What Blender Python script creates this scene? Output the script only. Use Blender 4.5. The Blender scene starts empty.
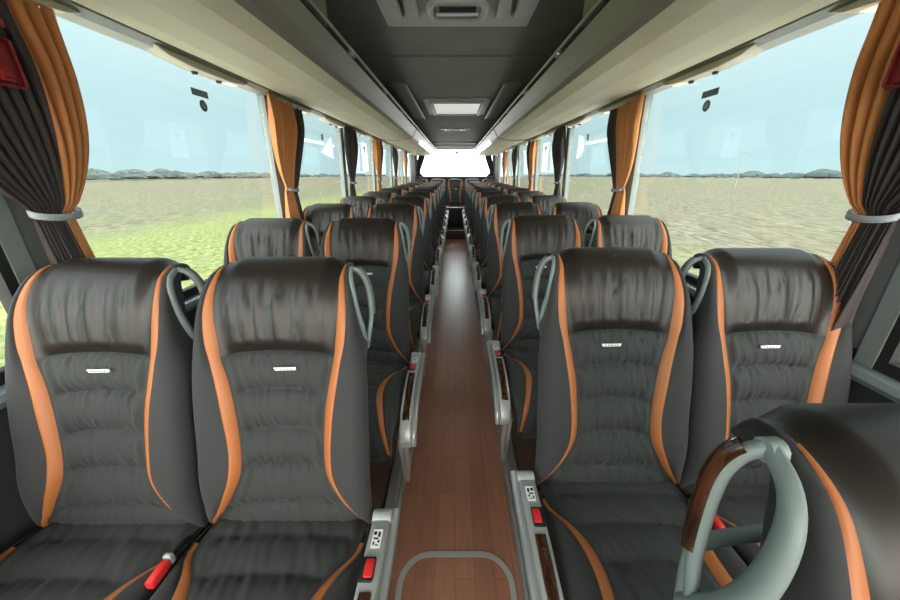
import bpy, bmesh, math, random
import numpy as np
from mathutils import Vector, noise
random.seed(7)
S = bpy.context.scene
COL = S.collection
PI = math.pi

# ------------------------------------------------------------------ materials
MATS = {}
def mat(name, color, rough=.5, metal=0, bump=None, spec=.5, coat=0, var=None, sheen=0):
    """bump=(scale xyz, strength, distance); var=(second colour, scale, detail)"""
    if name in MATS: return MATS[name]
    m = bpy.data.materials.new(name); m.use_nodes = True
    nt = m.node_tree; b = nt.nodes['Principled BSDF']
    b.inputs['Base Color'].default_value = (*color, 1)
    b.inputs['Roughness'].default_value = rough
    b.inputs['Metallic'].default_value = metal
    b.inputs['Specular IOR Level'].default_value = spec
    b.inputs['Coat Weight'].default_value = coat
    if sheen:
        b.inputs['Sheen Weight'].default_value = sheen
        b.inputs['Sheen Roughness'].default_value = .4
    tc = nt.nodes.new('ShaderNodeTexCoord')
    if var:
        n = nt.nodes.new('ShaderNodeTexNoise'); n.inputs['Scale'].default_value = var[1]; n.inputs['Detail'].default_value = var[2]
        nt.links.new(tc.outputs['Object'], n.inputs['Vector'])
        r = nt.nodes.new('ShaderNodeValToRGB')
        r.color_ramp.elements[0].position = .35; r.color_ramp.elements[1].position = .65
        r.color_ramp.elements[0].color = (*color, 1); r.color_ramp.elements[1].color = (*var[0], 1)
        nt.links.new(n.outputs['Fac'], r.inputs['Fac']); nt.links.new(r.outputs['Color'], b.inputs['Base Color'])
    if bump:
        mp = nt.nodes.new('ShaderNodeMapping'); mp.inputs['Scale'].default_value = bump[0]
        nt.links.new(tc.outputs['Object'], mp.inputs['Vector'])
        n2 = nt.nodes.new('ShaderNodeTexNoise'); n2.inputs['Scale'].default_value = 1; n2.inputs['Detail'].default_value = 3
        nt.links.new(mp.outputs['Vector'], n2.inputs['Vector'])
        bp = nt.nodes.new('ShaderNodeBump'); bp.inputs['Strength'].default_value = bump[1]; bp.inputs['Distance'].default_value = bump[2]
        nt.links.new(n2.outputs['Fac'], bp.inputs['Height']); nt.links.new(bp.outputs['Normal'], b.inputs['Normal'])
    MATS[name] = m
    return m
def emit(name, color, strength):
    m = bpy.data.materials.new(name); m.use_nodes = True
    b = m.node_tree.nodes['Principled BSDF']
    b.inputs['Base Color'].default_value = (*color, 1)
    b.inputs['Emission Color'].default_value = (*color, 1); b.inputs['Emission Strength'].default_value = strength
    return m
def glass(name, tint, f0=.06):
    m = bpy.data.materials.new(name); m.use_nodes = True
    nt = m.node_tree; nt.nodes.clear()
    o = nt.nodes.new('ShaderNodeOutputMaterial'); t = nt.nodes.new('ShaderNodeBsdfTransparent'); g = nt.nodes.new('ShaderNodeBsdfGlossy')
    t.inputs['Color'].default_value = (*tint, 1); g.inputs['Roughness'].default_value = .02
    lw = nt.nodes.new('ShaderNodeLayerWeight'); fr = nt.nodes.new('ShaderNodeMapRange')
    pw = nt.nodes.new('ShaderNodeMath'); pw.operation = 'POWER'; pw.inputs[1].default_value = 4
    nt.links.new(lw.outputs['Facing'], pw.inputs[0]); nt.links.new(pw.outputs[0], fr.inputs['Value'])
    fr.inputs['To Min'].default_value = .03; fr.inputs['To Max'].default_value = .5
    mx = nt.nodes.new('ShaderNodeMixShader')
    nt.links.new(fr.outputs[0], mx.inputs[0]); nt.links.new(t.outputs[0], mx.inputs[1]); nt.links.new(g.outputs[0], mx.inputs[2])
    nt.links.new(mx.outputs[0], o.inputs['Surface'])
    return m

LEATHER = mat('headrest leather', (.016, .012, .010), .42, bump=((180, 180, 180), .25, .0006), spec=.46)
FABRIC = mat('quilted charcoal fabric', (.030, .034, .033), .8, bump=((420, 420, 240), .5, .0008), sheen=.12)
PLAIN = mat('plain charcoal fabric', (.036, .037, .038), .88, bump=((600, 600, 600), .5, .0006), sheen=.1)
ORANGE = mat('orange leather', (.44, .145, .042), .5, bump=((160, 160, 160), .25, .0006))
SHELL = mat('dark seat shell plastic', (.018, .019, .020), .5)
GREY = mat('grey green plastic', (.225, .275, .265), .42, bump=((900, 900, 900), .12, .0004))
DGREY = mat('dark grey plastic', (.10, .115, .115), .4)
SILVER = mat('brushed silver', (.46, .49, .49), .3, .45, bump=((30, 300, 300), .05, .0004))
SILVERP = mat('silver painted plastic', (.40, .43, .42), .35, .2)
CHROME = mat('chrome', (.8, .82, .83), .12, 1)
RED = mat('red plastic', (.72, .028, .03), .35)
SHADED_RED = mat('shaded red plastic', (.26, .008, .011), .5)  # red darkened for the shade in which the hammers hang
BLACK = mat('black plastic', (.008, .008, .009), .45)
RUBBER = mat('black rubber', (.012, .013, .014), .7)
WHITE = mat('white label', (.95, .96, .96), .5)
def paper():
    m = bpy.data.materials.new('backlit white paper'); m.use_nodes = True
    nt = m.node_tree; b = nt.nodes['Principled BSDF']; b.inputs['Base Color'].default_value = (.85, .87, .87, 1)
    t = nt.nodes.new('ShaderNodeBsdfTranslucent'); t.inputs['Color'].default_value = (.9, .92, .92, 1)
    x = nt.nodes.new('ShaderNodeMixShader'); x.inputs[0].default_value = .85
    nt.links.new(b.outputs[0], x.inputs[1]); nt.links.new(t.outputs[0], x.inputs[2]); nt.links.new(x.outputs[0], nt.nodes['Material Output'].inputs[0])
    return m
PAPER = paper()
CREAM = mat('cream rack lining', (.46, .43, .30), .6, var=((.42, .39, .27), 2.6, 1), bump=((300, 300, 300), .15, .0005))
BAND = mat('dark grey rack edge', (.25, .235, .22), .35)
HEADER = mat('light grey window header', (.30, .32, .295), .4)
CEIL = mat('grey ceiling fabric', (.112, .107, .100), .95, bump=((500, 500, 500), .4, .0006), var=((.125, .12, .112), 5, 3))
CEILP = mat('grey ceiling plastic', (.20, .195, .185), .5)
WALLM = mat('dark wall lining', (.035, .037, .040), .85, bump=((500, 500, 500), .4, .0005))
SILL = mat('blue grey sill plastic', (.27, .34, .37), .4)
PILLAR = mat('pale grey pillar lining', (.24, .275, .265), .6, bump=((300, 300, 300), .2, .0004))
PLATF = mat('brown platform flooring', (.16, .105, .075), .5)
CURO = mat('orange curtain cloth', (.60, .235, .07), .62, bump=((500, 500, 40), .3, .0006), sheen=.3)
CURD = mat('dark brown curtain cloth', (.042, .030, .028), .65, bump=((500, 500, 40), .3, .0006), sheen=.3)
TIE = mat('grey curtain tie', (.36, .40, .43), .7)
NOZ = mat('dark nozzle', (.02, .02, .022), .3)
LENS = mat('pale lamp lens', (.75, .66, .5), .25)
RACK_GLOW = emit('rack edge glow', (1, .97, .92), 7.0)  # bright reflection along the rack edge, built as a glowing strip
SPOT = emit('reading lamp', (1, .85, .6), .5)
WGLASS = glass('tinted side glass', (.90, .945, .935))
RGLASS = glass('clear glass', (.97, .98, .98))
def whitened():
    m = bpy.data.materials.new('misted rear glass'); m.use_nodes = True
    nt = m.node_tree; nt.nodes.clear()
    o = nt.nodes.new('ShaderNodeOutputMaterial'); t = nt.nodes.new('ShaderNodeBsdfTransparent'); g = nt.nodes.new('ShaderNodeBsdfTranslucent'); mx = nt.nodes.new('ShaderNodeMixShader')
    g.inputs['Color'].default_value = (.95, .95, .95, 1); mx.inputs[0].default_value = .3  # translucent share added so the pane glows white like overexposed sky
    nt.links.new(t.outputs[0], mx.inputs[1]); nt.links.new(g.outputs[0], mx.inputs[2]); nt.links.new(mx.outputs[0], o.inputs['Surface'])
    return m
WHITENED = whitened()
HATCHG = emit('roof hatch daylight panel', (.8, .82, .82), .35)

def wood_mat(sc):
    m = bpy.data.materials.new('dark wood veneer'); m.use_nodes = True
    nt = m.node_tree; b = nt.nodes['Principled BSDF']
    tc = nt.nodes.new('ShaderNodeTexCoord'); mp = nt.nodes.new('ShaderNodeMapping'); mp.inputs['Scale'].default_value = sc
    n = nt.nodes.new('ShaderNodeTexNoise'); n.inputs['Scale'].default_value = 1.2; n.inputs['Detail'].default_value = 4
    r = nt.nodes.new('ShaderNodeValToRGB'); r.color_ramp.elements[0].color = (.018, .006, .003, 1); r.color_ramp.elements[1].color = (.085, .028, .013, 1)
    r.color_ramp.elements[0].position = .35; r.color_ramp.elements[1].position = .68
    nt.links.new(tc.outputs['Object'], mp.inputs[0]); nt.links.new(mp.outputs[0], n.inputs['Vector']); nt.links.new(n.outputs['Fac'], r.inputs[0])
    nt.links.new(r.outputs[0], b.inputs['Base Color']); b.inputs['Roughness'].default_value = .18; b.inputs['Coat Weight'].default_value = .5
    return m
WOOD = wood_mat((90, 60, 6)); WOODY = wood_mat((70, 7, 70))

def floor_mat():
    m = bpy.data.materials.new('red brown plank flooring'); m.use_nodes = True
    nt = m.node_tree; b = nt.nodes['Principled BSDF']
    tc = nt.nodes.new('ShaderNodeTexCoord'); mp = nt.nodes.new('ShaderNodeMapping')
    mp.inputs['Rotation'].default_value = (0, 0, PI/2)
    br = nt.nodes.new('ShaderNodeTexBrick'); br.inputs['Scale'].default_value = 1.0
    br.inputs['Brick Width'].default_value = .62; br.inputs['Row Height'].default_value = .082; br.inputs['Mortar Size'].default_value = .0007
    br.inputs['Color1'].default_value = (.62, .31, .195, 1); br.inputs['Color2'].default_value = (.52, .25, .16, 1); br.inputs['Mortar'].default_value = (.22, .10, .06, 1)
    br.offset = .37
    mp2 = nt.nodes.new('ShaderNodeMapping'); mp2.inputs['Scale'].default_value = (60, 4, 1)
    n = nt.nodes.new('ShaderNodeTexNoise'); n.inputs['Scale'].default_value = 1.3; n.inputs['Detail'].default_value = 5
    nt.links.new(tc.outputs['Object'], mp.inputs[0]); nt.links.new(mp.outputs[0], br.inputs['Vector'])
    nt.links.new(tc.outputs['Object'], mp2.inputs[0]); nt.links.new(mp2.outputs[0], n.inputs['Vector'])
    mx = nt.nodes.new('ShaderNodeMix'); mx.data_type = 'RGBA'; mx.blend_type = 'MULTIPLY'; mx.inputs[0].default_value = .55
    r = nt.nodes.new('ShaderNodeValToRGB'); r.color_ramp.elements[0].color = (.55, .5, .48, 1); r.color_ramp.elements[1].color = (1.25, 1.2, 1.15, 1)
    nt.links.new(n.outputs['Fac'], r.inputs[0]); nt.links.new(br.outputs['Color'], mx.inputs[6]); nt.links.new(r.outputs[0], mx.inputs[7])
    nt.links.new(mx.outputs[2], b.inputs['Base Color']); b.inputs['Roughness'].default_value = .33; b.inputs['Coat Weight'].default_value = .7; b.inputs['Coat Roughness'].default_value = .34
    bp = nt.nodes.new('ShaderNodeBump'); bp.inputs['Strength'].default_value = .12; bp.inputs['Distance'].default_value = .001
    nt.links.new(n.outputs['Fac'], bp.inputs['Height']); nt.links.new(bp.outputs['Normal'], b.inputs['Normal'])
    return m
FLOORM = floor_mat()

# ------------------------------------------------------------------ helpers
def link(name, me, m, parent=None, smooth=True):
    o = bpy.data.objects.new(name, me); COL.objects.link(o)
    if m is not None:
        for x in (m if isinstance(m, (list, tuple)) else [m]): me.materials.append(x)
    if smooth:
        for p in me.polygons: p.use_smooth = True
    if parent: o.parent = parent
    return o
def mesh(name, verts, faces):
    me = bpy.data.meshes.new(name); me.from_pydata([tuple(map(float, v)) for v in verts], [], faces); me.update(); return me
def tag(o, label, cat, group=None):
    o['label'] = label; o['category'] = cat
    if group: o['group'] = group
    return o
def struct(o):
    o['kind'] = 'structure'; return o
def thing(name, label, cat, loc=(0, 0, 0), group=None):
    o = bpy.data.objects.new(name, None); COL.objects.link(o); o.location = loc; o.empty_display_size = .1
    return tag(o, label, cat, group)
def grid(rows, closed=False):
    nr, nc = len(rows), len(rows[0]); v = [p for r in rows for p in r]; f = []
    for i in range(nr-1):
        for j in range(nc if closed else nc-1):
            a = i*nc+j; b = i*nc+(j+1) % nc
            f.append((a, b, b+nc, a+nc))
    return v, f
class MB:
    def __init__(s): s.v = []; s.f = []; s.mi = []
    def add(s, v, f, mi=0):
        n = len(s.v); s.v += [tuple(map(float, p)) for p in v]; s.f += [tuple(i+n for i in q) for q in f]; s.mi += [mi]*len(f); return s
    def box(s, c, d, mi=0):
        x, y, z = c; a, b, e = d[0]/2, d[1]/2, d[2]/2
        v = [(x+i*a, y+j*b, z+k*e) for i in (-1, 1) for j in (-1, 1) for k in (-1, 1)]
        return s.add(v, [(0, 1, 3, 2), (4, 6, 7, 5), (0, 4, 5, 1), (2, 3, 7, 6), (0, 2, 6, 4), (1, 5, 7, 3)], mi)
    def prism(s, pts, axis, a, b, mi=0):
        """pts 2D polygon in the two other axes, extruded along axis from a to b"""
        def p3(p, t):
            if axis == 'x': return (t, p[0], p[1])
            if axis == 'y': return (p[0], t, p[1])
            return (p[0], p[1], t)
        n = len(pts); v = [p3(p, a) for p in pts] + [p3(p, b) for p in pts]
        f = [tuple(range(n))[::-1], tuple(range(n, 2*n))] + [(i, (i+1) % n, n+(i+1) % n, n+i) for i in range(n)]
        return s.add(v, f, mi)
    def tube(s, pts, r, n=10, closed=False, squash=1.0, mi=0):
        pts = [Vector(p) for p in pts]; N = len(pts); rows = []
        rs = r if isinstance(r, (list, tuple)) else [r]*N
        ref = Vector((1, 0, 0)); prev = None
        for i, p in enumerate(pts):
            t = (pts[(i+1) % N]-pts[i-1]) if closed else (pts[min(i+1, N-1)]-pts[max(i-1, 0)])
            t.normalize()
            if prev is None:
                u = ref - t*ref.dot(t)
                if u.length < .1: u = Vector((0, 0, 1)) - t*t.z
            else: u = prev - t*prev.dot(t)
            u.normalize(); prev = u; w = t.cross(u)
            rows.append([p + u*math.cos(a)*rs[i]*squash + w*math.sin(a)*rs[i] for a in [2*PI*k/n for k in range(n)]])
        if closed: rows.append(rows[0])
        v, f = grid(rows, True)
        if not closed:
            f.append(tuple(range(n))[::-1]); L = (len(rows)-1)*n; f.append(tuple(range(L, L+n)))
        return s.add(v, f, mi)
    def cyl(s, c, r, h, axis='z', n=20, mi=0, r2=None):
        r2 = r if r2 is None else r2
        d = {'x': Vector((1, 0, 0)), 'y': Vector((0, 1, 0)), 'z': Vector((0, 0, 1))}[axis]; c = Vector(c)
        return s.tube([c-d*h/2, c+d*h/2], [r, r2], n, mi=mi)
    def build(s, name, m, parent=None, smooth=False, bevel=0, seg=2, angle=35):
        me = mesh(name, s.v, s.f); o = link(name, me, m, parent, smooth)
        if any(s.mi):
            for p, k in zip(me.polygons, s.mi): p.material_index = k
        bm = bmesh.new(); bm.from_mesh(me); bmesh.ops.recalc_face_normals(bm, faces=bm.faces)
        if bevel:
            ed = [e for e in bm.edges if len(e.link_faces) == 2 and e.calc_face_angle(0) > math.radians(angle)]
            bmesh.ops.bevel(bm, geom=ed, offset=bevel, segments=seg, affect='EDGES', profile=.5, clamp_overlap=True)
        bm.to_mesh(me); bm.free()
        if bevel or smooth:
            for p in me.polygons: p.use_smooth = True
            try: me.set_sharp_from_angle(angle=math.radians(40))
            except Exception: pass
        return o
def spline(pts, n):
    """Catmull-Rom through pts"""
    P = np.array(pts, float); out = []
    for i in range(len(P)-1):
        p0 = P[i-1] if i else 2*P[0]-P[1]; p1 = P[i]; p2 = P[i+1]; p3 = P[i+2] if i+2 < len(P) else 2*P[-1]-P[-2]
        for t in np.arange(n)/n:
            out.append(.5*((2*p1)+(-p0+p2)*t+(2*p0-5*p1+4*p2-p3)*t*t+(-p0+3*p1-3*p2+p3)*t**3))
    out.append(P[-1]); return out
def smooth01(x):
    x = min(1, max(0, x)); return x*x*(3-2*x)
def copy_tree(o, parent=None):
    c = o.copy(); COL.objects.link(c)
    if parent: c.parent = parent
    for ch in list(o.children): copy_tree(ch, c)
    return c

# ------------------------------------------------------------------ seat upholstery
class Body:
    """cushion body swept along a path: table rows = (y, z, half width, stripe centre, stripe half width, bolster height, side depth)"""
    def __init__(s, tab, relief, sign=1): s.t = np.array(tab, float); s.relief = relief; s.K = len(tab)-1; s.sign = sign
    def row(s, k):
        k = min(max(k, 0), s.K); i = min(int(k), s.K-1); t = k-i; P = s.t
        p0 = P[i-1] if i else 2*P[0]-P[1]; p1 = P[i]; p2 = P[i+1]; p3 = P[i+2] if i+2 <= s.K else 2*P[-1]-P[-2]
        v = .5*((2*p1)+(-p0+p2)*t+(2*p0-5*p1+4*p2-p3)*t*t+(-p0+3*p1-3*p2+p3)*t**3)
        d = .5*((-p0+p2)+2*(2*p0-5*p1+4*p2-p3)*t+3*(-p0+3*p1-3*p2+p3)*t*t)
        n = np.array((-d[1], d[0])); n *= s.sign/(np.linalg.norm(n)+1e-9)
        return v, n
    def off_center(s, k, v, x):
        w, xs, sw, B = v[2:6]; xi = xs-sw; ax = abs(x)
        o = B*smooth01((ax-(xi-.040))/(2*sw+.050))
        return o + s.relief(k, v, x, xi)
    def pt(s, k, x, extra=0):
        v, n = s.row(k); o = s.off_center(k, v, x)+extra
        return (x, v[0]+n[0]*o, v[1]+n[1]*o)
    def center(s, kf0, kf1, nr, nc):
        rows = []
        for i in range(nr+1):
            r = []
            for j in range(nc+1):
                q = -1+2*j/nc
                k = kf0(q)+(kf1(q)-kf0(q))*i/nr
                v, n = s.row(k); x = q*(v[3]-v[4]); r.append(s.pt(k, x))
            rows.append(r)
        return grid(rows)
    def stripe(s, sg, k0, k1, nr):
        rows = []
        for i in range(nr+1):
            k = k0+(k1-k0)*i/nr; v, n = s.row(k); r = []
            for j in range(7):
                q = -1+j/3; x = sg*(v[3]+q*v[4]*1.06)
                r.append(s.pt(k, x, (.0035*(1-q**4)-.001)))
            rows.append(r)
        return grid(rows)
    def bolster(s, sg, k0, k1, nr):
        rows = []
        for i in range(nr+1):
            k = k0+(k1-k0)*i/nr; v, n = s.row(k); w, xs, sw, B, D = v[2:7]; xo = xs+sw; r = []
            span = max(w-xo, .004); rad = min(.042, .75*span)
            def put(x, o): r.append((sg*x, v[0]+n[0]*o, v[1]+n[1]*o))
            base = s.off_center(k, v, xo)
            for j in range(6):
                q = j/5; x = xo+(span-rad)*q; put(x, base+.010*math.sin(PI/2*q)*min(1, span/.05)*(1 if B > .004 else 0))
            top = base+.010*min(1, span/.05)*(1 if B > .004 else 0)
            for j in range(1, 7):
                a = PI/2*j/6; put(w-rad+rad*math.sin(a), top-rad*(1-math.cos(a)))
            for j in range(1, 4):
                put(w-s.taper(v)*j/3, top-rad+(-D-(top-rad))*j/3)
            rows.append(r)
        return grid(rows)
    def taper(s, v): return .006+(.040*smooth01((.95-v[1])/.12) if s.sign > 0 else 0)
    def rim(s, k):
        v, n = s.row(k); D = v[6]; w = v[2]-s.taper(v)
        return v, n, D, w
    def back(s, k0, k1, nr, nc=8):
        rows = []
        for i in range(nr+1):
            k = k0+(k1-k0)*i/nr; v, n, D, w = s.rim(k); r = []
            for j in range(nc+1):
                q = -1+2*j/nc; o = -D-.012*(1-q*q)
                r.append((q*w, v[0]+n[0]*o, v[1]+n[1]*o))
            rows.append(r)
        return grid(rows)

SEAMS = [.38, .515, .635, .735, .840, .940]
def back_relief(k, v, x, xi):
    z = v[1]; q = min(1, abs(x)/max(xi, .02)); edge = 1-q**4
    if abs(x) > xi: return -.02*(abs(x)/.17)**6*smooth01((k-11)/2.5)*0
    zz = z+.014*q*q
    if k > 12: zz = 1.2
    if zz < .94:
        for a, b in zip(SEAMS[:-1], SEAMS[1:]):
            if zz < b or b == .94:
                f = min(1, max(0, (zz-a)/(b-a))); break
        roll = .026*max(0, math.sin(PI*f))**.42
        near = 1-.75*math.sin(PI*f)
        n1 = noise.noise(Vector((x*62+.6*noise.noise(Vector((x*9, z*30, 4))), z*13, 3.1)))
        n2 = noise.noise(Vector((x*115+z*26, z*22, 8.2)))
        wr = .0075*n1*near + .0034*n2 - .0050*math.exp(-(n1/.07)**2)*near
        return (roll+wr)*smooth01((1-q)*5)
    f = smooth01((zz-.94)/.035)**.6 if zz < .975 else 1
    dome = .016*f*smooth01((1-q)*3.2)
    fade = smooth01((zz-.945)/.03)*smooth01((1.125-z)/.06) if k < 12 else 0
    n1 = noise.noise(Vector((x*40+.9*z, z*4.5, 1.7))); n2 = noise.noise(Vector((x*52-2*z, z*6, 9.7)))
    wr = (.0045*n1 - .0022*math.exp(-(n2/.08)**2))*fade*(1-q**3)
    return dome+wr
BACK = Body([
 (-.205, .38, .236, .232, .003, .010, .10),
 (-.225, .455, .240, .228, .005, .028, .11),
 (-.228, .50, .240, .194, .008, .034, .12),
 (-.222, .55, .240, .161, .010, .042, .12),
 (-.208, .61, .240, .134, .012, .046, .12),
 (-.190, .68, .240, .129, .012, .042, .115),
 (-.165, .78, .240, .138, .0135, .041, .10),
 (-.143, .86, .240, .152, .0130, .038, .085),
 (-.130, .92, .235, .165, .0115, .033, .070),
 (-.122, .97, .224, .174, .0140, .025, .060),
 (-.108, 1.03, .214, .179, .0130, .017, .055),
 (-.088, 1.08, .205, .178, .0095, .010, .055),
 (-.058, 1.12, .196, .173, .006, .005, .05),
 (-.015, 1.142, .188, .172, .002, .001, .035),
 (.030, 1.136, .180, .168, .001, 0, .03),
 (.052, 1.105, .176, .165, .001, 0, .03)], back_relief)
CSE = [-.20, -.305, -.405, -.505, -.605, -.72, -.90]
def cush_relief(k, v, x, xi):
    q = min(1, abs(x)/max(xi, .02))
    if abs(x) > xi: return 0
    y = v[0] - (.0 if k < 6 else (.47-v[1])*.8)
    yy = y-.014*(1-q*q)
    f = 0
    for a, b in zip(CSE[:-1], CSE[1:]):
        if b < yy <= a: f = (a-yy)/(a-b)
    roll = .013*max(0, math.sin(PI*f))**.5
    near = 1-.5*math.sin(PI*f)
    wr = .0085*noise.noise(Vector((x*46+y*16, y*17, 5.1)))*near
    return (roll+wr)*smooth01((1-q)*6)
CUSH = Body([
 (-.190, .430, .236, .231, .003, .0, .12),
 (-.270, .452, .238, .230, .004, .004, .13),
 (-.345, .462, .239, .222, .007, .012, .14),
 (-.405, .470, .239, .182, .012, .018, .15),
 (-.460, .476, .239, .157, .015, .020, .16),
 (-.530, .482, .238, .147, .016, .022, .17),
 (-.600, .484, .237, .153, .015, .020, .17),
 (-.665, .478, .235, .170, .013, .014, .16),
 (-.715, .448, .230, .185, .011, .008, .12),
 (-.738, .395, .224, .198, .009, .004, .08),
 (-.738, .330, .218, .207, .006, .002, .06),
 (-.715, .275, .212, .208, .004, .0, .05)], cush_relief, -1)

M_ = {}
def shared(key, fn):
    if key not in M_: M_[key] = fn()
    return M_[key]
def up(name, key, vf, m, parent):
    def mk():
        me = mesh(name, *vf()); me.materials.append(m)
        for p in me.polygons: p.use_smooth = True
        bm = bmesh.new(); bm.from_mesh(me); bmesh.ops.recalc_face_normals(bm, faces=bm.faces); bm.to_mesh(me); bm.free()
        return me
    o = bpy.data.objects.new(name, shared(key, mk)); COL.objects.link(o); o.parent = parent; return o

def make_seat(m, aisle, wood=False, label='', loc=(0, 0, 0)):
    t = thing('coach_seat', label, 'seat', loc, 'black and orange coach seats in rows'); t.scale = (.958, 1, 1)
    ks = lambda q: 8.40-.26*q*q
    up('backrest', 'bc', lambda: BACK.center(lambda q: 0, ks, 130, 72), FABRIC, t)
    up('headrest', 'hd', lambda: BACK.center(ks, lambda q: 15, 60, 72), LEATHER, t)
    for sg in (-1, 1):
        up('side_bolster', 'sb%d' % sg, lambda: BACK.bolster(sg, 0, 15, 80), PLAIN, t)
        up('orange_stripe', 'st%d' % sg, lambda: BACK.stripe(sg, 1.0, 13.0, 110), ORANGE, t)
    bs = up('back_shell', 'bk', lambda: BACK.back(0, 15, 30), SHELL, t)
    up('seat_cushion', 'cc', lambda: CUSH.center(lambda q: 0, lambda q: 11, 90, 56), FABRIC, t)
    for sg in (-1, 1):
        up('cushion_bolster', 'cb%d' % sg, lambda: CUSH.bolster(sg, 0, 11, 50), PLAIN, t)
        up('cushion_stripe', 'cs%d' % sg, lambda: CUSH.stripe(sg, 1.6, 10.0, 70), ORANGE, t)
    # pan under the cushion
    MB().prism([(-.20, .30), (-.70, .28), (-.70, .33), (-.55, .36), (-.20, .36)], 'x', -.20, .20).build('seat_pan', SHELL, t, bevel=.01)
    # woven tag
    y0 = BACK.pt(7.85, .0)[1]
    tg = MB()
    c0 = BACK.row(7.85)[0]; zc = c0[1]-.004
    tg.prism([(-.030, zc+.0035), (.030, zc+.0045), (.028, zc-.0035), (-.026, zc-.0045)], 'y', y0-.0155, y0-.012)
    lt = tg.build('woven_tag', WHITE, t)
    lt.location.x = .027*m
    lw = MB()
    for i in range(5): lw.box((-.018+.009*i, y0-.0160, zc), (.0045, .0008, .0030))
    lo = lw.build('tag_lettering', DGREY, lt)
    # grab handle
    base = spline([(.207*m, -.022, 1.146), (.215*m, -.056, 1.130), (.223*m, -.074, 1.095), (.231*m, -.078, 1.035), (.239*m, -.066, .975), (.246*m, -.040, .920)], 5)
    grip = spline([(.207*m, -.020, 1.146), (.226*m, -.010, 1.134), (.240*m, -.002, 1.10), (.247*m, -.002, 1.05), (.249*m, -.014, .99), (.247*m, -.040, .925)], 5)
    if wood:
        grip = spline([(.207*m, -.020, 1.146), (.222*m, -.012, 1.128), (.231*m, -.008, 1.095), (.235*m, -.012, 1.04), (.238*m, -.022, .98), (.243*m, -.045, .925)], 5)
    else:
        base = [(p[0]-m*(.018+.012*min(1, max(0, (1.0-p[2])/.08))), p[1]-.004, p[2]-.012) for p in base]
        grip = [(p[0]-m*(.020+.010*min(1, max(0, (1.0-p[2])/.08))), p[1], p[2]-.012) for p in grip]
    h = MB(); n = len(base)
    if wood: h.tube([(.198*m, -.022, 1.144 if wood else 1.132), (.214*m, -.022, 1.144 if wood else 1.132)], .012, 12)
    h.tube(base, [(.010+.008*i/(n-1))*(1 if wood else .75) for i in range(n)], 12, squash=.7)
    h.tube(grip, .0085 if wood else .0075, 12)
    ho = h.build('grab_handle', GREY, t, smooth=True)
    g2 = [(p[0]+.004*m, p[1]+.005, p[2]+.001) for p in grip[3:20]]
    MB().tube(g2, .0098 if wood else .0088, 12).build('grip_inlay', WOOD if wood else DGREY, ho, smooth=True)
    # rim of the shell below the handle
    rim = None if (aisle and not wood) else spline([(.243*m, -.045, .925), (.232*m, -.05, .86), (.214*m, -.065, .80), (.205*m, -.09, .74)], 5)
    if rim: MB().tube(rim, [.010]*len(rim), 10, squash=.6).build('shell_rim', GREY if wood else DGREY, t, smooth=True)
    # folding table frame on the back
    fr = spline([(-.165, -.065, .62), (-.170, .010, .74), (-.160, .052, .86), (-.13, .058, .89), (0, .064, .90), (.13, .058, .89), (.160, .052, .86), (.170, .010, .74), (.165, -.065, .62)], 5)
    MB().tube(fr, .011, 10).build('table_frame', GREY, t, smooth=True)
    # belt buckle between the seats
    if not aisle:
        b = MB(); b.tube(spline([(.240*m, -.27, .43), (.244*m, -.31, .485), (.246*m, -.36, .495)], 5), .009, 8, squash=.8)
        bo = b.build('belt_stalk', BLACK, t, smooth=True)
        MB().box((.247*m, -.395, .499), (.022, .052, .024)).build('belt_buckle', RED, bo, bevel=.006)
        MB().box((.247*m, -.362, .501), (.022, .012, .026)).build('buckle_clip', SILVER, bo, bevel=.003)
    else:
        xa, xb = .254*m, .304*m; xm = (xa+xb)/2
        pr = [(-.285, .515), (-.37, .520), (-.46, .520), (-.58, .508), (-.66, .485), (-.715, .445), (-.742, .395), (-.735, .355), (-.70, .362), (-.64, .395), (-.5, .425), (-.30, .445)]
        sp = MB().prism(pr, 'x', xa, xb).build('side_panel', SILVERP, t, bevel=.007, seg=3)
        ou = [(-.25, .50), (-.33, .490), (-.50, .478), (-.62, .455), (-.70, .41), (-.725, .36)]
        MB().tube([(xb+.008*m, p[0], p[1]) for p in spline(ou, 4)], .013, 10).build('side_rail', SILVER, t, smooth=True)
        MB().cyl((xm, -.270, .500), .021, .055, 'x').build('pivot_knob', SILVERP, t, bevel=.006, seg=3)
        MB().box((xm-.006*m, -.408, .5215), (.034, .052, .012)).build('buckle_surround', BLACK, sp, bevel=.004)
        MB().box((xm-.002*m, -.408, .525), (.022, .040, .013)).build('belt_buckle', RED, sp, bevel=.004)
        lb = MB().box((xm, -.338, .5192), (.024, .046, .003)).build('notice_label', WHITE, sp)
        mk = MB()
        for (a, b_, c, d) in ((-.006, -.325, .008, .008), (.005, -.328, .006, .012), (-.002, -.338, .012, .004), (.006, -.345, .005, .006), (-.006, -.350, .004, .008), (.003, -.354, .008, .002)):
            mk.box((xm+a*m, b_, .5211), (c, d, .0008))
        mk.build('label_print', BLACK, lb)
        top = [(-.452, .5235), (-.50, .5215), (-.56, .5135), (-.62, .5005), (-.665, .4835), (-.695, .463)]
        iw = MB()
        tp = spline([(a, b_) for a, b_ in top], 4)
        poly = [tuple(p) for p in tp]+[(p[0], p[1]-.014) for p in tp[::-1]]
        iw.prism(poly, 'x', xm-.015, xm+.015)
        iw.build('wood_inlay', WOODY, sp, bevel=.003)
        MB().cyl((xm, -.49, .524), .0045, .002, 'z').build('inlay_stud', CHROME, sp)
        # pedestal leg
        lg = MB().prism([(-.70, .365), (-.48, .41), (-.44, .20), (-.38, .03), (-.62, .03), (-.655, .20)], 'x', .236*m, .262*m)
        lg.build('leg', SILVERP, t, bevel=.008)
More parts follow.
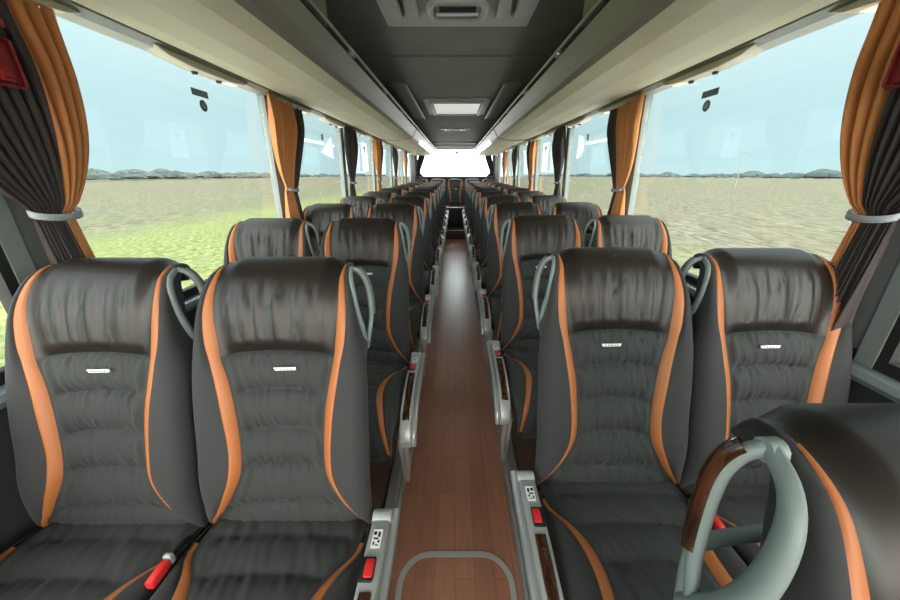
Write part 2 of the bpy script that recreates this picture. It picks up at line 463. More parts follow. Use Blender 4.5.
        MB().tube([(.268*m, -.69, .37), (.272*m, -.67, .20), (.250*m, -.60, .03)], .014, 10).build('leg_tube', SILVER, t, smooth=True)
        MB().box((.02*m, -.45, .30), (.42, .06, .05)).build('cross_beam', SHELL, t)
    return t

# ------------------------------------------------------------------ seats
PITCH = .849
words = ['first', 'second', 'third', 'fourth', 'fifth', 'sixth', 'seventh', 'eighth', 'ninth', 'tenth', 'eleventh']
def seat_label(side, kind, i):
    if kind == 'a' and side == 'right': return '%s coach seat back along the right side of the aisle, counting the nearest one' % words[i]
    if kind == 'a': return '%s coach seat back along the left side of the aisle' % words[i-1]
    return '%s coach seat back along the %s windows, black with orange stripes' % (words[i-1], side)
def place(proto, loc, label):
    c = copy_tree(proto); c.location = loc; c['label'] = label; return c
protos = {}
for side, m, sx, d0 in (('left', 1, -1, .895), ('right', -1, 1, 1.02)):
    for kind, X, dy in (('a', .464 if sx < 0 else .484, 0), ('w', .934 if sx < 0 else .940, -.01)):
        for i in range(1, 11):
            loc = (sx*X, d0+dy+PITCH*(i-1), 0)
            lab = seat_label(side, kind, i)
            if (side, kind) not in protos: protos[side, kind] = make_seat(m, kind == 'a', False, lab, loc)
            else: place(protos[side, kind], loc, lab)
make_seat(-1, True, True, 'nearest coach seat at bottom right, with wood-trimmed grey grab handle', (.500, .265, -.012))
# rear bench row
YR = 9.50; WX = .935
for X, lab, side, k in ((-WX, 'rear row seat in the left corner under the back window', 'left', 'w'), (-.47, 'rear row seat left of the middle one under the back window', 'left', 'w'),
                        (0, 'middle rear seat facing up the aisle under the back window', 'left', 'w'), (.47, 'rear row seat right of the middle one under the back window', 'right', 'w'), (WX, 'rear row seat in the right corner under the back window', 'right', 'w')):
    c = place(protos[side, k], (X, YR, .05), lab); c['group'] = 'coach seats of the rear bench'

# ------------------------------------------------------------------ floor
Y0, Y1 = -1.9, 10.35
fl = MB()
fl.box((0, (Y0+8.24)/2, -.20), (.58, 8.24-Y0, .04), 0)                    # aisle
fl.box((0, (8.24+Y1)/2, -.09), (.58, Y1-8.24, .26), 2)                    # rear step
for s in (-1, 1): fl.box((s*.755, (Y0+Y1)/2, -.11), (.93, Y1-Y0, .22), 1) # platforms
struct(fl.build('floor', [FLOORM, PLATF, mat('dark step facing', (.035, .018, .014), .4)]))
tn = 0
def trim(mb, m, bevel=0, smooth=False):
    global tn; tn += 1
    return struct(mb.build('trim_%d' % tn, m, bevel=bevel, smooth=smooth))
for s in (-1, 1):
    b = MB()
    b.prism([(s*.262, -.18), (s*.262, .012), (s*.268, .022), (s*.305, .022), (s*.312, .004), (s*.300, -.0), (s*.290, -.18)], 'y', Y0, 8.7)
    trim(b, SILVER)
    b = MB(); b.tube([(s*.256, Y0, -.015), (s*.256, 8.6, -.015)], .012, 10); trim(b, SILVER, smooth=True)
trim(MB().box((0, 8.235, .036), (.54, .04, .016)), SILVER, .004)
trim(MB().box((0, 7.55, -.178), (.53, .05, .008)), SILVER, .002)
# hatch in the aisle floor
def rrect(x0, x1, y0, y1, r, n=8):
    out = []
    for cx, cy, a0 in ((x1-r, y1-r, 0), (x0+r, y1-r, PI/2), (x0+r, y0+r, PI), (x1-r, y0+r, 3*PI/2)):
        for k in range(n+1):
            a = a0+PI/2*k/n; out.append((cx+r*math.cos(a), cy+r*math.sin(a)))
    return out
ht = thing('floor_hatch', 'hatch in the aisle floor outlined by a rounded silver trim', 'floor hatch', (0, 0, -.18))
o1 = rrect(-.235, .243, .02, .955, .13); o2 = rrect(-.212, .220, .043, .932, .108)
n = len(o1); v = [(x, y, .0005) for x, y in o1]+[(x, y, .004) for x, y in o1]+[(x, y, .004) for x, y in o2]+[(x, y, .0005) for x, y in o2]
f = []
for a in range(3):
    for i in range(n): f.append((a*n+i, a*n+(i+1) % n, (a+1)*n+(i+1) % n, (a+1)*n+i))
MB().add(v, f).build('trim_ring', mat('pale silver trim', (.62, .64, .63), .5, .1), ht)
MB().prism(o2, 'z', .0003, .0015).build('hatch_panel', FLOORM, ht)
# black box and chrome rails below the rear middle seat
rb = thing('rear_console', 'black console with chrome rails below the middle rear seat', 'console', (0, 8.68, .04))
MB().box((0, .02, .235), (.40, .03, .47)).build('front_panel', BLACK, rb, bevel=.005)
MB().tube([(-.24, 0, .50), (.24, 0, .50)], .018, 12).build('top_rail', CHROME, rb, smooth=True)
for s in (-1, 1): MB().tube([(s*.235, 0, .50), (s*.25, -.05, .30), (s*.255, -.12, .02)], .016, 10).build('side_rail', CHROME, rb, smooth=True)

# ------------------------------------------------------------------ body walls
ZS, ZT = .86, 1.83
PIL = [.84]+[2.35+1.41*k for k in range(6)]
for s, nm in ((-1, 'left'), (1, 'right')):
    w = MB()
    w.box((s*1.245, (Y0+Y1)/2, .42), (.04, Y1-Y0, .86))
    w.box((s*1.215, (Y0+Y1)/2, 1.975), (.06, Y1-Y0, .27))
    struct(w.build('wall_'+nm, WALLM))
    b = MB(); b.prism([(s*1.225, .80), (s*1.19, .80), (s*1.165, .825), (s*1.168, .845), (s*1.20, .862), (s*1.225, .862)], 'y', Y0, Y1-.1); trim(b, SILL)
    b = MB(); b.box((s*1.198, (Y0+Y1)/2, .877), (.03, Y1-Y0, .034)); trim(b, RUBBER)
    # header above the windows
    b = MB(); b.prism([(s*1.195, 1.815), (s*1.175, 1.812), (s*1.13, 1.816), (s*1.10, 1.832), (s*1.095, 1.862), (s*1.195, 1.862)], 'y', Y0, Y1-.2); trim(b, HEADER, smooth=False)
    b = MB(); b.box((s*1.083, (Y0+10.0)/2, 1.848), (.035, 10.0-Y0, .02)); trim(b, BLACK)
    # pillars
    def post(ya, yb, m, x0=0):
        b = MB(); b.prism([(s*1.22, .86), (s*(1.185-x0), .86), (s*(1.155-x0), 1.84), (s*1.20, 1.84)], 'y', ya, yb); trim(b, m)
    for k, yp in enumerate(PIL):
        if k == 0:
            o = -s*.022
            post(yp+.03+o, yp+.12+o, mat('grey pillar fabric', (.16, .165, .16), .9, bump=((400, 400, 400), .4, .0005))); post(yp-.015+o, yp+.03+o, PILLAR, .004); post(yp-.04+o, yp-.015+o, RUBBER)
        elif k < 6: post(yp-.04, yp+.055, PILLAR); post(yp+.055, yp+.07, RUBBER, -.004)
        else: post(yp-.04, 10.2, PILLAR)
wn = 0
for s in (-1, 1):
    edges = [Y0]+PIL
    for a, b_ in zip(edges[:-1], edges[1:]):
        wn += 1; b = MB(); b.prism([(s*1.212, .86), (s*1.206, .86), (s*1.174, 1.83), (s*1.180, 1.83)], 'y', a+.05, b_-.05)
        struct(b.build('window_%d' % wn, WGLASS))
# rear end
rw = MB()
for c, d in (((0, 10.37, .61), (2.5, .05, 1.30)), ((0, 10.37, 2.08), (2.5, .05, .2)), ((-1.17, 10.37, 1.62), (.16, .05, .8)), ((1.17, 10.37, 1.62), (.16, .05, .8))): rw.box(c, d)
struct(rw.build('wall_back', WALLM))
struct(MB().box((0, 10.39, 1.62), (2.2, .006, .76)).build('window_20', WHITENED))
trim(MB().box((0, 10.2, 1.245), (2.3, .26, .03)), mat('rear shelf', (.07, .075, .085), .6), .005)
wf = MB(); wf.box((0, Y0-.02, .35), (2.5, .05, 1.0)); wf.box((0, Y0-.02, 2.12), (2.5, .05, .2))
struct(wf.build('wall_front', WALLM))
struct(MB().box((0, Y0-.02, 1.43), (2.4, .006, 1.18)).build('window_21', RGLASS))

# ceiling
ce = MB()
xs = np.linspace(-1.24, 1.24, 25)
for ya, yb, dz in ((Y0, 2.62, 0), (2.62, 5.75, -.012), (5.75, 9.3, -.004)):
    prof = [(x, 2.10+dz-.12*max(0, abs(x)-.45)**2) for x in xs]+[(x, 2.18) for x in xs[::-1]]
    ce.prism(prof, 'y', ya, yb)
ce.prism([(9.3, 2.085), (9.75, 2.03), (10.35, 2.00), (10.35, 2.18), (9.3, 2.18)], 'x', -1.24, 1.24)
struct(ce.build('ceiling', CEIL))
trim(MB().box((0, 9.3, 2.078), (1.1, .08, .02)), CEILP, .004)
trim(MB().box((0, 9.8, 2.02), (1.2, .10, .02)), CEILP, .004)

# front escape hatch with handle and slots
hz = 2.10
eh = thing('roof_hatch', 'large grey roof hatch panel with recessed handle and louvre slots, nearest on the ceiling', 'roof hatch', (0.012, 1.65, hz))
MB().box((0, 0, -.011), (.72, .90, .022)).build('panel', CEILP, eh, bevel=.008)
rr = rrect(-.125, .125, .15, .36, .07)
MB().tube([(x, y, -.026) for x, y in rr], .016, 8, closed=True).build('handle_surround', mat('mid grey plastic', (.27, .27, .255), .4), eh, smooth=True)
MB().box((0, .265, -.024), (.17, .085, .006)).build('handle_recess', BLACK, eh, bevel=.002)
MB().tube([(-.10, .27, -.034), (.10, .27, -.034)], .008, 8).build('pull_handle', SILVER, eh, smooth=True)
for x in (-.285, -.205, .205, .285):
    MB().prism([(-.35, -.022), (-.35, -.045), (.26, -.05), (.33, -.022)], 'x', x-.027, x+.027).build('louvre', mat('louvre grey', (.20, .20, .19), .5), eh, bevel=.006)
# second hatch: lit panel
lh = thing('roof_lamp_panel', 'small square roof panel with a pale lit slot farther along the ceiling', 'roof panel', (0.02, 4.35, hz-.012))
MB().box((0, 0, -.010), (.70, .95, .02)).build('frame', CEILP, lh, bevel=.006)
b = MB()
for c, d in (((0, -.40, -.03), (.56, .03, .03)), ((0, .36, -.03), (.56, .03, .03)), ((-.27, -.02, -.03), (.03, .76, .03)), ((.27, -.02, -.03), (.03, .76, .03))): b.box(c, d)
b.build('inner_frame', mat('mid grey plastic', (.27, .27, .255), .4), lh, bevel=.004)
MB().box((0, 0.02, -.024), (.50, .70, .008)).build('daylight_panel', HATCHG, lh)
for s, w in ((-1, 'left'), (1, 'right')):
    g = thing('air_grille', 'long perforated air grille with bright edge on the %s of the ceiling' % w, 'air grille', (s*.49, 4.2, hz-.012), 'ceiling air grilles')
    MB().box((0, 0, -.010), (.15, 1.9, .018)).build('frame', CEILP, g, bevel=.005)
    MB().box((0, 0, -.0205), (.095, 1.78, .004)).build('mesh_panel', mat('grille mesh', (.19, .19, .18), .6, bump=((250, 250, 250), 1, .003)), g)
    MB().tube([(-s*.075, -.95, -.022), (-s*.075, .95, -.022)], .006, 8).build('edge_trim', SILVER, g, smooth=True)
cl = thing('ceiling_control', 'small ceiling strip of round spot lamps behind the roof panel', 'ceiling lamps', (0, 6.55, hz-.004))
MB().box((0, 0, -.006), (.52, .12, .012)).build('base_plate', CEILP, cl, bevel=.004)
for x in (-.16, -.11, 0, .11, .16): MB().cyl((x, 0, -.016), .018, .012).build('spot_lamp', CHROME, cl, smooth=True)

# ------------------------------------------------------------------ luggage racks
def rack(s, ya, yb, lab, lit, flap):
    t = thing('luggage_rack', lab, 'luggage rack', (0, ya, 0), 'overhead luggage racks'); L = yb-ya
    cre = [(1.066, 1.835), (1.05, 1.818), (.95, 1.805), (.82, 1.802), (.70, 1.812), (.625, 1.832), (.64, 1.85), (1.066, 1.86)]
    b = MB(); b.prism([(s*x, z) for x, z in cre], 'y', 0, L); b.build('rack_underside', CREAM, t, bevel=0)
    be = [(.624, 1.831), (.600, 1.848), (.578, 1.88), (.560, 1.92), (.548, 1.945), (.56, 1.955), (.60, 1.90), (.66, 1.856)]
    b = MB(); b.prism([(s*x, z) for x, z in be], 'y', 0, L); b.build('edge_band', BAND, t)
    ea, ee = (-.0, 0) , (0, 0)
    MB().tube([(s*.535, 0, 1.968), (s*.535, L, 1.968)], .009, 10).build('rail', SILVER, t, smooth=True)
    MB().tube([(s*.556, 0, 1.942), (s*.556, L, 1.942)], .005, 8).build('edge_bead', SILVER, t, smooth=True)
    b = MB(); b.prism([(s*1.19, 1.862), (s*.64, 1.852), (s*.60, 1.902), (s*.61, 1.905), (s*.65, 1.865), (s*1.19, 1.875)], 'y', 0, L); b.build('shelf_floor', SHELL, t)
    y = 2.09-ya if ya < 0 else .35
    while y < L:
        MB().box((s*.543, y, 1.962), (.03, .05, .034)).build('rail_bracket', SILVERP, t, bevel=.008); y += .88
    for y in (0.0, L):
        pass
    cap = MB(); cap.prism([(s*x, z) for x, z in [(1.07, 1.84), (1.05, 1.812), (.95, 1.798), (.82, 1.795), (.70, 1.806), (.618, 1.826), (.594, 1.845), (.571, 1.88), (.553, 1.92), (.541, 1.95), (.56, 1.962), (.61, 1.91), (.66, 1.87), (1.07, 1.87)]], 'y', L-.015, L+.03)
    cap.build('end_cap', CREAM if lit else BAND, t, bevel=.006)
    if flap:
        MB().box((s*.555, (1.76-ya)/2, 2.027), (.016, 1.76-ya, .125)).build('flap_door', mat('pale rack door', (.30, .30, .24), .5), t, bevel=.003)
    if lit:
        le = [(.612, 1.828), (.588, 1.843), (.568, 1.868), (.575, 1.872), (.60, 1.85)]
        b = MB(); b.prism([(s*x, z) for x, z in le], 'y', .95, L-.1); b.build('glow_strip', RACK_GLOW, t)
    return t
for s, w in ((-1, 'left'), (1, 'right')):
    rack(s, Y0, 5.2, 'long cream and grey overhead luggage rack, front section on the %s' % w, False, True)
    rack(s, 5.26, 9.95, 'rear section of the %s overhead luggage rack with a glowing white strip for a reflection' % w, True, False)

# service units under the racks
def psu(s, loc, lab):
    t = thing('service_unit', lab, 'service unit', loc, 'reading lamp units under the racks')
    pr = [(-.30, .008), (-.24, -.012), (-.1, -.022), (.12, -.022), (.25, -.010), (.30, .008)]
    MB().prism(pr, 'x', -.034, .034).build('housing', mat('cream unit housing', (.52, .48, .38), .35), t, bevel=.006)
    for y in (-.06, .10): MB().cyl((s*.006, y, -.026), .011, .012, r2=.013).build('air_nozzle', NOZ, t, smooth=True)
    MB().box((0, .18, -.018), (.040, .07, .006)).build('lamp_lens', SPOT, t, bevel=.002)
    return t
pp = {}
for s, w in ((-1, 'left'), (1, 'right')):
    for i in range(11):
        loc = (s*1.142, .95+PITCH*i-.02, 1.814); lab = 'cream reading lamp unit with dark air nozzles above the %s windows, %s from the front' % (w, words[i])
        if s not in pp: pp[s] = psu(s, loc, lab)
        else: place(pp[s], loc, lab)

# ------------------------------------------------------------------ curtains
def curtain_panel(name, s, m, parent, yt, wt, yc, wc, yb, wb, u0, u1, folds, zt=1.845, zc=1.275, zb=.93, X=1.125, Xt=1.112, seed=0, amp=.050, pos=None):
    """gathered cloth: y centre / half width at top, tie and bottom; u0..u1 the share of the width this panel covers"""
    nu, nv = 110, 44; rows = []
    for i in range(nv+1):
        z = zt+(zb-zt)*i/nv
        if z > zc:
            f = (zt-z)/(zt-zc); g = f**2.2 if wt > wc else f
            yy = yt+(yc-yt)*smooth01(f)**1.2; hw = wt+(wc-wt)*(.25*f+.75*f**3); fl = 1-f
        else:
            f = (zc-z)/(zc-zb); yy = yc+(yb-yc)*f; hw = wc+(wb-wc)*(f**.8); fl = f*.8
        r = []
        for j in range(nu+1):
            u = u0+(u1-u0)*j/nu
            am = (.010+amp*min(1, fl*1.6))*(.75+.6*noise.noise(Vector((u*4.3, z*.6, seed+9))))
            ph = 2*PI*folds*u+seed+2.6*noise.noise(Vector((u*2, z*1.2, seed)))
            am *= .35+.65*min(1, max(0, (1.83-z)/.16))
            x = X + am*math.sin(ph)*.62 + .006*noise.noise(Vector((u*9, z*3, seed+5)))
            if z > zc: x = x-.012*(1-fl)
            y = yy+hw*(u*2-1)+.006*math.cos(ph)*fl
            r.append((s*x, y, z))
        rows.append(r)
    if pos: rows = [[pos(p) for p in r] for r in rows]
    v, f = grid(rows); me = mesh(name, v, f); o = link(name, me, m, parent)
    md = o.modifiers.new('s', 'SOLIDIFY'); md.thickness = .003
    return o
def tie(s, parent, y, hw, z=1.275, X=1.113, pos=None):
    pts = [(s*(X+.030*math.cos(a)), y+(hw+.006)*math.sin(a), z+.012*math.cos(a)) for a in [2*PI*k/24 for k in range(24)]]
    if pos: pts = [pos(p) for p in pts]
    rows = [[(p[0], p[1], p[2]-.009) for p in pts]+[(pts[0][0], pts[0][1], pts[0][2]-.009)], [(p[0], p[1], p[2]+.009) for p in pts]+[(pts[0][0], pts[0][1], pts[0][2]+.009)]]
    v, f = grid(rows); o = link('tieback', mesh('tieback', v, f), TIE, parent)
    md = o.modifiers.new('s', 'SOLIDIFY'); md.thickness = .004
ordn = ['nearest', 'second', 'third', 'fourth', 'fifth', 'sixth']
for s, w in ((-1, 'left'), (1, 'right')):
    for k in range(6):
        yc = 2.40+1.41*(k-1) if k else .925
        cols = {0: 'orange and dark brown', 1: 'orange with dark brown edge', 2: 'dark brown', 3: 'orange with dark edge', 4: 'dark brown', 5: 'orange'}[k]
        t = thing('window_curtain', '%s window curtain, tied in the middle, %s on the %s side' % (cols, ordn[k], w), 'curtain', (0, 0, 0), 'tied window curtains')
        if k == 0:
            t.location.y = -s*.022
            curtain_panel('dark_cloth', s, CURD, t, .885, .245, .925, .045, .94, .055, 0, .74, 13, seed=s+1, zb=.84, amp=.036)
            curtain_panel('orange_cloth', s, CURO, t, .885, .245, .925, .045, .94, .055, .74, 1, 13, seed=s+1, zb=.84, amp=.036)
            tie(s, t, yc, .05)
        else:
            dark = k in (2, 4)
            yt = yc+.12; a = .66 if k in (1, 3, 5) else 0
            if dark: curtain_panel('dark_cloth', s, CURD, t, yc+.15, .20, yc+.02, .055, yc-.01, .10, 0, 1, 7, seed=k+s*2)
            else:
                curtain_panel('orange_cloth', s, CURO, t, yc+.10, .23, yc-.02, .075, yc-.04, .12, 0, .66, 8, seed=k+s*2)
                curtain_panel('dark_cloth', s, CURD, t, yc+.10, .23, yc-.02, .075, yc-.04, .12, .66, 1, 8, seed=k+s*2)
            tie(s, t, yc-(.02 if not dark else -.02), .062 if not dark else .045)
    t = thing('window_curtain', 'dark curtain drawn aside at the %s edge of the back window' % w, 'curtain', (0, 0, 0), 'back window curtains')
    f = lambda p: (s*p[1], 10.14+(s*p[0]-1.1)*.8, p[2])
    curtain_panel('dark_cloth', s, CURD, t, .93, .10, 1.05, .05, 1.02, .12, 0, 1, 5, zt=1.96, zc=1.36, zb=1.262, seed=3, pos=f)

# ------------------------------------------------------------------ things on the windows
def xg(z): return 1.206-(z-.86)*.033
for s, w in ((-1, 'left'), (1, 'right')):
    t = thing('window_sign', 'dark rectangular and round notice stickers on the nearest %s window' % w, 'sticker', (s*(xg(1.69)-.004), 1.76, 1.69), 'notice stickers on the near windows')
    MB().box((0, 0, .028), (.002, .105, .028)).build('notice_sticker', mat('sticker grey green', (.10, .14, .13), .5), t)
    MB().cyl((0, .005, -.022), .024, .002, 'x').build('round_sticker', mat('sticker grey green', (.1, .14, .13), .5), t)
    MB().cyl((-s*.0015, .005, -.022), .012, .001, 'x').build('round_symbol', mat('sticker pale', (.3, .36, .35), .5), t)
    z = 1.60
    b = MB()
    if s < 0: pts = [(3.17, 1.545), (3.46, 1.69), (3.46, 1.50)]; lb = 'white triangular patch on the second left window'
    else: pts = [(3.46+.0, 1.70)]+[(3.46-.16*math.sin(a), 1.60+.10*math.cos(a)) for a in np.linspace(0, PI, 14)]; lb = 'white half moon patch on the second right window'
    b.add([(s*(xg(z)-.010), p[0], p[1]) for p in pts], [tuple(range(len(pts)))]); tag(b.build('window_sticker', PAPER), lb, 'sticker')  # flat white patch just inside the glass
    t = thing('window_poster', 'white notice sheet with a dark mark on the third %s window' % w, 'notice', (s*(xg(1.6)-.012), 4.66, 1.56), 'white notices on the third windows')
    MB().add([(0, -.14, -.17), (0, .14, -.17), (0, .14, .17), (0, -.14, .17)], [(0, 1, 2, 3)]).build('sheet', PAPER, t)
    b = MB(); b.box((-s*.002, 0, .11), (.002, .10, .03)); b.box((-s*.002, 0, .07), (.002, .03, .05)); b.build('printed_mark', BLACK, t)
    b = MB().box((s*(xg(1.67)-.012), 3.22, 1.665), (.012, .018, .045)).build('window_marker', BLACK); tag(b, 'tiny dark marker on the second %s window' % w, 'marker', 'small dark window markers')
    # emergency hammer in its red holder
    hx = s*1.045
    t = thing('emergency_hammer', 'red emergency hammer in a red cage holder on the nearest %s curtain' % w, 'hammer', (hx, .90, 1.645), 'red emergency hammers'); t.scale = (.72, .72, .72)
    b = MB()
    b.tube([(0, y, z) for y, z in ((-.07, .03), (-.055, -.095), (-.04, -.105), (.045, -.105), (.055, -.095), (.055, .03))], .005, 8)
    b.tube([(0, -.07, .03), (0, .055, .03)], .005, 8)
    b.box((s*.008, 0, -.03), (.004, .11, .13))
    b.build('holder_cage', SHADED_RED, t, smooth=False)
    b = MB(); b.box((-s*.004, .005, -.02), (.016, .030, .15)); 
    for k in range(7): b.box((-s*.012, .005, -.08+.018*k), (.006, .034, .007))
    b.build('hammer_handle', SHADED_RED, t, bevel=.003)
    b = MB(); b.box((-s*.004, .0, .075), (.022, .10, .026)); b.cyl((-s*.004, -.06, .075), .008, .03, 'y', r2=.002); b.build('hammer_head', SHADED_RED, t, bevel=.003)
    MB().box((s*.04, 0, -.01), (.07, .03, .03)).build('mount', SHADED_RED, t)

# faint marks printed along the top of the back window
t = thing('window_lettering', 'faint grey lettering with a small T along the top of the back window', 'lettering', (0, 10.375, 1.86))
b = MB(); b.box((.05, 0, .045), (.13, .003, .045)); b.box((.05, 0, -.01), (.045, .003, .07)); b.build('letter', mat('printed grey', (.10, .11, .11), .6), t)
b = MB(); rnd = random.Random(5)
for k in range(22): b.box((-.42+.042*k, 0, -.03+rnd.uniform(-.004, .004)), (rnd.uniform(.008, .022), .003, rnd.uniform(.018, .036)))
b.build('faint_print', mat('pale print', (.5, .5, .48), .6), t)

# ------------------------------------------------------------------ outside
def field_mat():
    m = bpy.data.materials.new('field soil and grass'); m.use_nodes = True
    nt = m.node_tree; b = nt.nodes['Principled BSDF']; b.inputs['Roughness'].default_value = 1; b.inputs['Specular IOR Level'].default_value = 0
    L = nt.links.new; N = nt.nodes.new
    geo = N('ShaderNodeNewGeometry'); sx = N('ShaderNodeSeparateXYZ'); L(geo.outputs['Position'], sx.inputs[0])
    def noise_(sc, det, scale=(1, 1, 1)):
        mp = N('ShaderNodeMapping'); mp.inputs['Scale'].default_value = scale; L(geo.outputs['Position'], mp.inputs[0])
        n = N('ShaderNodeTexNoise'); n.inputs['Scale'].default_value = sc; n.inputs['Detail'].default_value = det; L(mp.outputs[0], n.inputs['Vector']); return n
    def ramp(src, p0, p1, c0, c1):
        r = N('ShaderNodeValToRGB'); e = r.color_ramp.elements; e[0].position = p0; e[1].position = p1; e[0].color = (*c0, 1); e[1].color = (*c1, 1); L(src, r.inputs[0]); return r
    def mixc(fac, a, c):
        x = N('ShaderNodeMix'); x.data_type = 'RGBA'; L(fac, x.inputs[0]); L(a, x.inputs[6]); L(c, x.inputs[7]); return x
    def math_(op, a, bb):
        x = N('ShaderNodeMath'); x.operation = op
        for i, q in enumerate((a, bb)):
            if isinstance(q, (int, float)): x.inputs[i].default_value = q
            else: L(q, x.inputs[i])
        return x.outputs[0]
    soil_n = noise_(3.5, 6, (1, .35, 1)); soil = ramp(soil_n.outputs['Fac'], .36, .66, (.046, .044, .033), (.122, .117, .091))
    patch = ramp(noise_(.035, 3, (1, .3, 1)).outputs['Fac'], .4, .62, (.084, .079, .056), (.074, .083, .049))
    soil2 = mixc(ramp(noise_(.35, 2, (1, .12, 1)).outputs['Fac'], .45, .62, (.1,)*3, (.55,)*3).outputs[0], soil.outputs[0], patch.outputs[0])
    gn = noise_(6, 6); grass = ramp(gn.outputs['Fac'], .32, .68, (.052, .066, .023), (.135, .148, .075))
    # grass close to the coach: left side out to about 17 m, ragged, thinner on the right
    en = noise_(.5, 4); edge = math_('MULTIPLY', math_('SUBTRACT', en.outputs['Fac'], .5), 7)
    xl = math_('ADD', math_('MULTIPLY', sx.outputs['X'], -1), edge)
    lm = N('ShaderNodeMapRange'); lm.inputs['From Min'].default_value = 20; lm.inputs['From Max'].default_value = 14.5; L(xl, lm.inputs['Value'])
    lpos = math_('GREATER_THAN', math_('MULTIPLY', sx.outputs['X'], -1), 0)
    xr = math_('ADD', sx.outputs['X'], edge)
    rm = N('ShaderNodeMapRange'); rm.inputs['From Min'].default_value = 11; rm.inputs['From Max'].default_value = 5; rm.inputs['To Max'].default_value = .6; L(xr, rm.inputs['Value'])
    fac = math_('ADD', math_('MULTIPLY', lm.outputs[0], lpos), math_('MULTIPLY', rm.outputs[0], math_('GREATER_THAN', sx.outputs['X'], 0)))
    gs = mixc(fac, soil2.outputs[2], grass.outputs[0])
    bounce_strip = math_('LESS_THAN', math_('ABSOLUTE', sx.outputs['X'], 0), 5.2)  # unseen pale strip added under the coach to bounce light onto the racks
    cn = ramp(noise_(2.0, 5).outputs['Fac'], .3, .7, (.46, .44, .42), (.54, .52, .50))
    rd = mixc(bounce_strip, gs.outputs[2], cn.outputs[0])
    L(rd.outputs[2], b.inputs['Base Color'])
    return m
GZ = -1.35
SLOPE = .0105   # the land falls away very gently from the coach
rings = [8, 60, 400, 3000]; gv = [(0, 0, GZ)]; gf = []
for rr_ in rings: gv += [(rr_*math.cos(2*PI*k/64), rr_*math.sin(2*PI*k/64), GZ-SLOPE*(rr_-8)) for k in range(64)]
for k in range(64): gf.append((0, 1+k, 1+(k+1) % 64))
for q in range(3):
    for k in range(64): gf.append((1+q*64+k, 1+(q+1)*64+k, 1+(q+1)*64+(k+1) % 64, 1+q*64+(k+1) % 64))
g = MB(); g.add(gv, gf)
gr = g.build('ground', field_mat()); struct(gr)
# hazy tree lines
HAZE = mat('hazy far trees', (.038, .052, .055), 1, spec=0, var=((.05, .066, .068), .05, 2))
HAZE2 = mat('hazy nearer trees', (.036, .046, .044), 1, spec=0, var=((.07, .085, .083), .25, 4))
def treeline(s, dist, y0, y1, hmean, n, m, lab, seed):
    rnd = random.Random(seed); b = MB()
    for i in range(n):
        y = y0+(y1-y0)*i/n+rnd.uniform(-4, 4); r = rnd.uniform(.6, 1.3)*hmean
        if rnd.random() < .12: r *= 1.5
        c = Vector((s*(dist+rnd.uniform(-15, 15)), y, 0)); c.z = GZ+r*.35-SLOPE*c.length; rows = []
        for a in range(5):
            th = PI*a/8; rr = r*(1.5 if a else .0)
            rows.append([c+Vector((math.cos(p)*r*1.6*math.sin(th)*rnd.uniform(.8, 1.15), math.sin(p)*r*1.9*math.sin(th)*rnd.uniform(.8, 1.15), r*math.cos(th)*.9*rnd.uniform(.85, 1.1))) for p in [2*PI*q/9 for q in range(9)]])
        v, f = grid(rows, True); b.add(v, f)
    o = b.build('distant_treeline', m, smooth=True); tag(o, lab, 'trees'); o['kind'] = 'stuff'
treeline(-1, 520, -500, 2600, 6, 420, HAZE, 'hazy tree line along the horizon beyond the left field', 1)
treeline(1, 560, -500, 2600, 6.5, 420, HAZE, 'hazy tree line along the horizon beyond the right field', 2)
treeline(-1, 300, 170, 620, 4.4, 330, HAZE2, 'ragged bushes at the far edge of the left field', 3)
pt = thing('power_pole', 'thin leaning power pole standing in the right field', 'pole', (74, 92, GZ-1.2))
MB().tube([(0, 0, 0), (1.0, 1.5, 9)], .09, 8).build('pole', mat('weathered pole', (.2, .2, .19), .9), pt, smooth=True)
MB().tube([(.95-.7, 1.4+.5, 8.6), (.95+.7, 1.4-.5, 8.6)], .06, 6).build('cross_arm', mat('weathered pole', (.2, .2, .19), .9), pt)

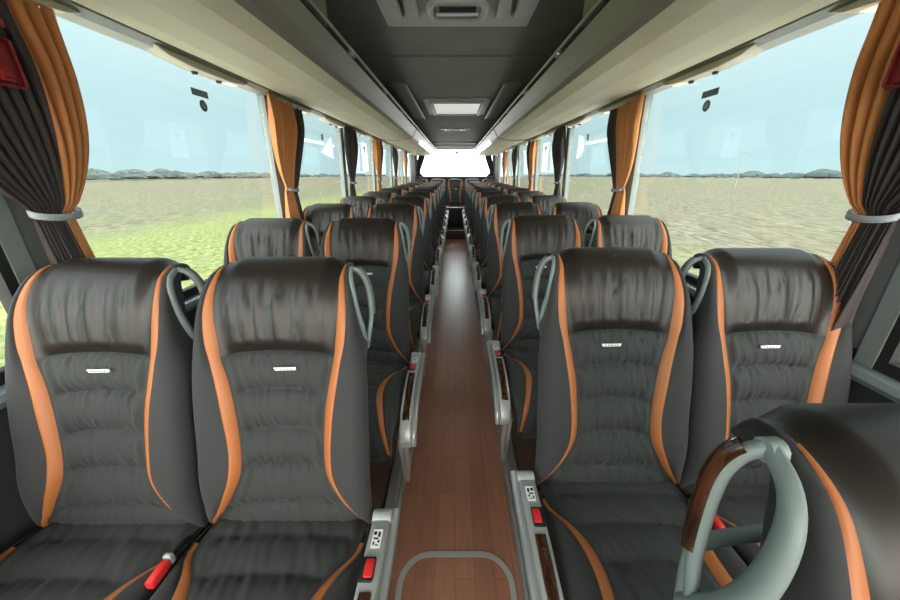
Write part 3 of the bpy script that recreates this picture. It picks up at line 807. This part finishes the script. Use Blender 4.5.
# ------------------------------------------------------------------ light
wd = bpy.data.worlds.new('sky'); S.world = wd; wd.use_nodes = True
nt = wd.node_tree; bg = nt.nodes['Background']
tc = nt.nodes.new('ShaderNodeTexCoord'); sp = nt.nodes.new('ShaderNodeSeparateXYZ'); nt.links.new(tc.outputs['Generated'], sp.inputs[0])
r = nt.nodes.new('ShaderNodeValToRGB'); e = r.color_ramp.elements
e[0].position = 0; e[0].color = (.62, .83, .88, 1); e[1].position = 1; e[1].color = (5.2, 5.0, 4.8, 1)
x = e.new(.12); x.color = (.62, .83, .88, 1); x = e.new(.55); x.color = (1.0, 1.12, 1.14, 1)
nt.links.new(sp.outputs['Z'], r.inputs[0])
# narrow bright sky band added at the rear for window and floor glare
def nm(op, *a, clamp=False):
    q = nt.nodes.new('ShaderNodeMath'); q.operation = op; q.use_clamp = clamp
    for k, v in enumerate(a):
        if isinstance(v, (int, float)): q.inputs[k].default_value = v
        else: nt.links.new(v, q.inputs[k])
    return q.outputs[0]
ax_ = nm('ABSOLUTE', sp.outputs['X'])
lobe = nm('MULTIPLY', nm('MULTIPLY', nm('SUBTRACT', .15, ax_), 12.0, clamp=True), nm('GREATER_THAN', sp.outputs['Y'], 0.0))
front = nm('MULTIPLY', nm('SUBTRACT', nm('MULTIPLY', sp.outputs['Y'], -1.0), .3), 1.43, clamp=True)  # warm sky boost added towards the coach front to light seats and floor
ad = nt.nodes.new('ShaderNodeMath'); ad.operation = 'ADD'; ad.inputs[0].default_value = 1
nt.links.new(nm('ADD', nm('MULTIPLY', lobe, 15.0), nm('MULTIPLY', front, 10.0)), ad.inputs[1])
wm = nt.nodes.new('ShaderNodeMix'); wm.data_type = 'RGBA'; nt.links.new(front, wm.inputs[0]); nt.links.new(r.outputs[0], wm.inputs[6]); wm.inputs[7].default_value = (.98, .86, .76, 1)
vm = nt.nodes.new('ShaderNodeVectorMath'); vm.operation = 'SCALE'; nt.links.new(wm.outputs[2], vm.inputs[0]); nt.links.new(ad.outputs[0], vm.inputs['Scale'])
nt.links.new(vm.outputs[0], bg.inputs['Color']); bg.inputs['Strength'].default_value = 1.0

# ------------------------------------------------------------------ camera
cam = bpy.data.cameras.new('camera'); co = bpy.data.objects.new('camera', cam); COL.objects.link(co)
cam.sensor_width = 36; cam.lens = 13.2; cam.clip_start = .02; cam.clip_end = 6000
cam.shift_x = -5/900
co.location = (0, 0, 1.38); co.rotation_euler = (PI/2-math.radians(21.2), 0, 0)
S.camera = co
S.view_settings.view_transform = 'Standard'; S.view_settings.look = 'None'; S.view_settings.gamma = 1
S.view_settings.exposure = 0.27
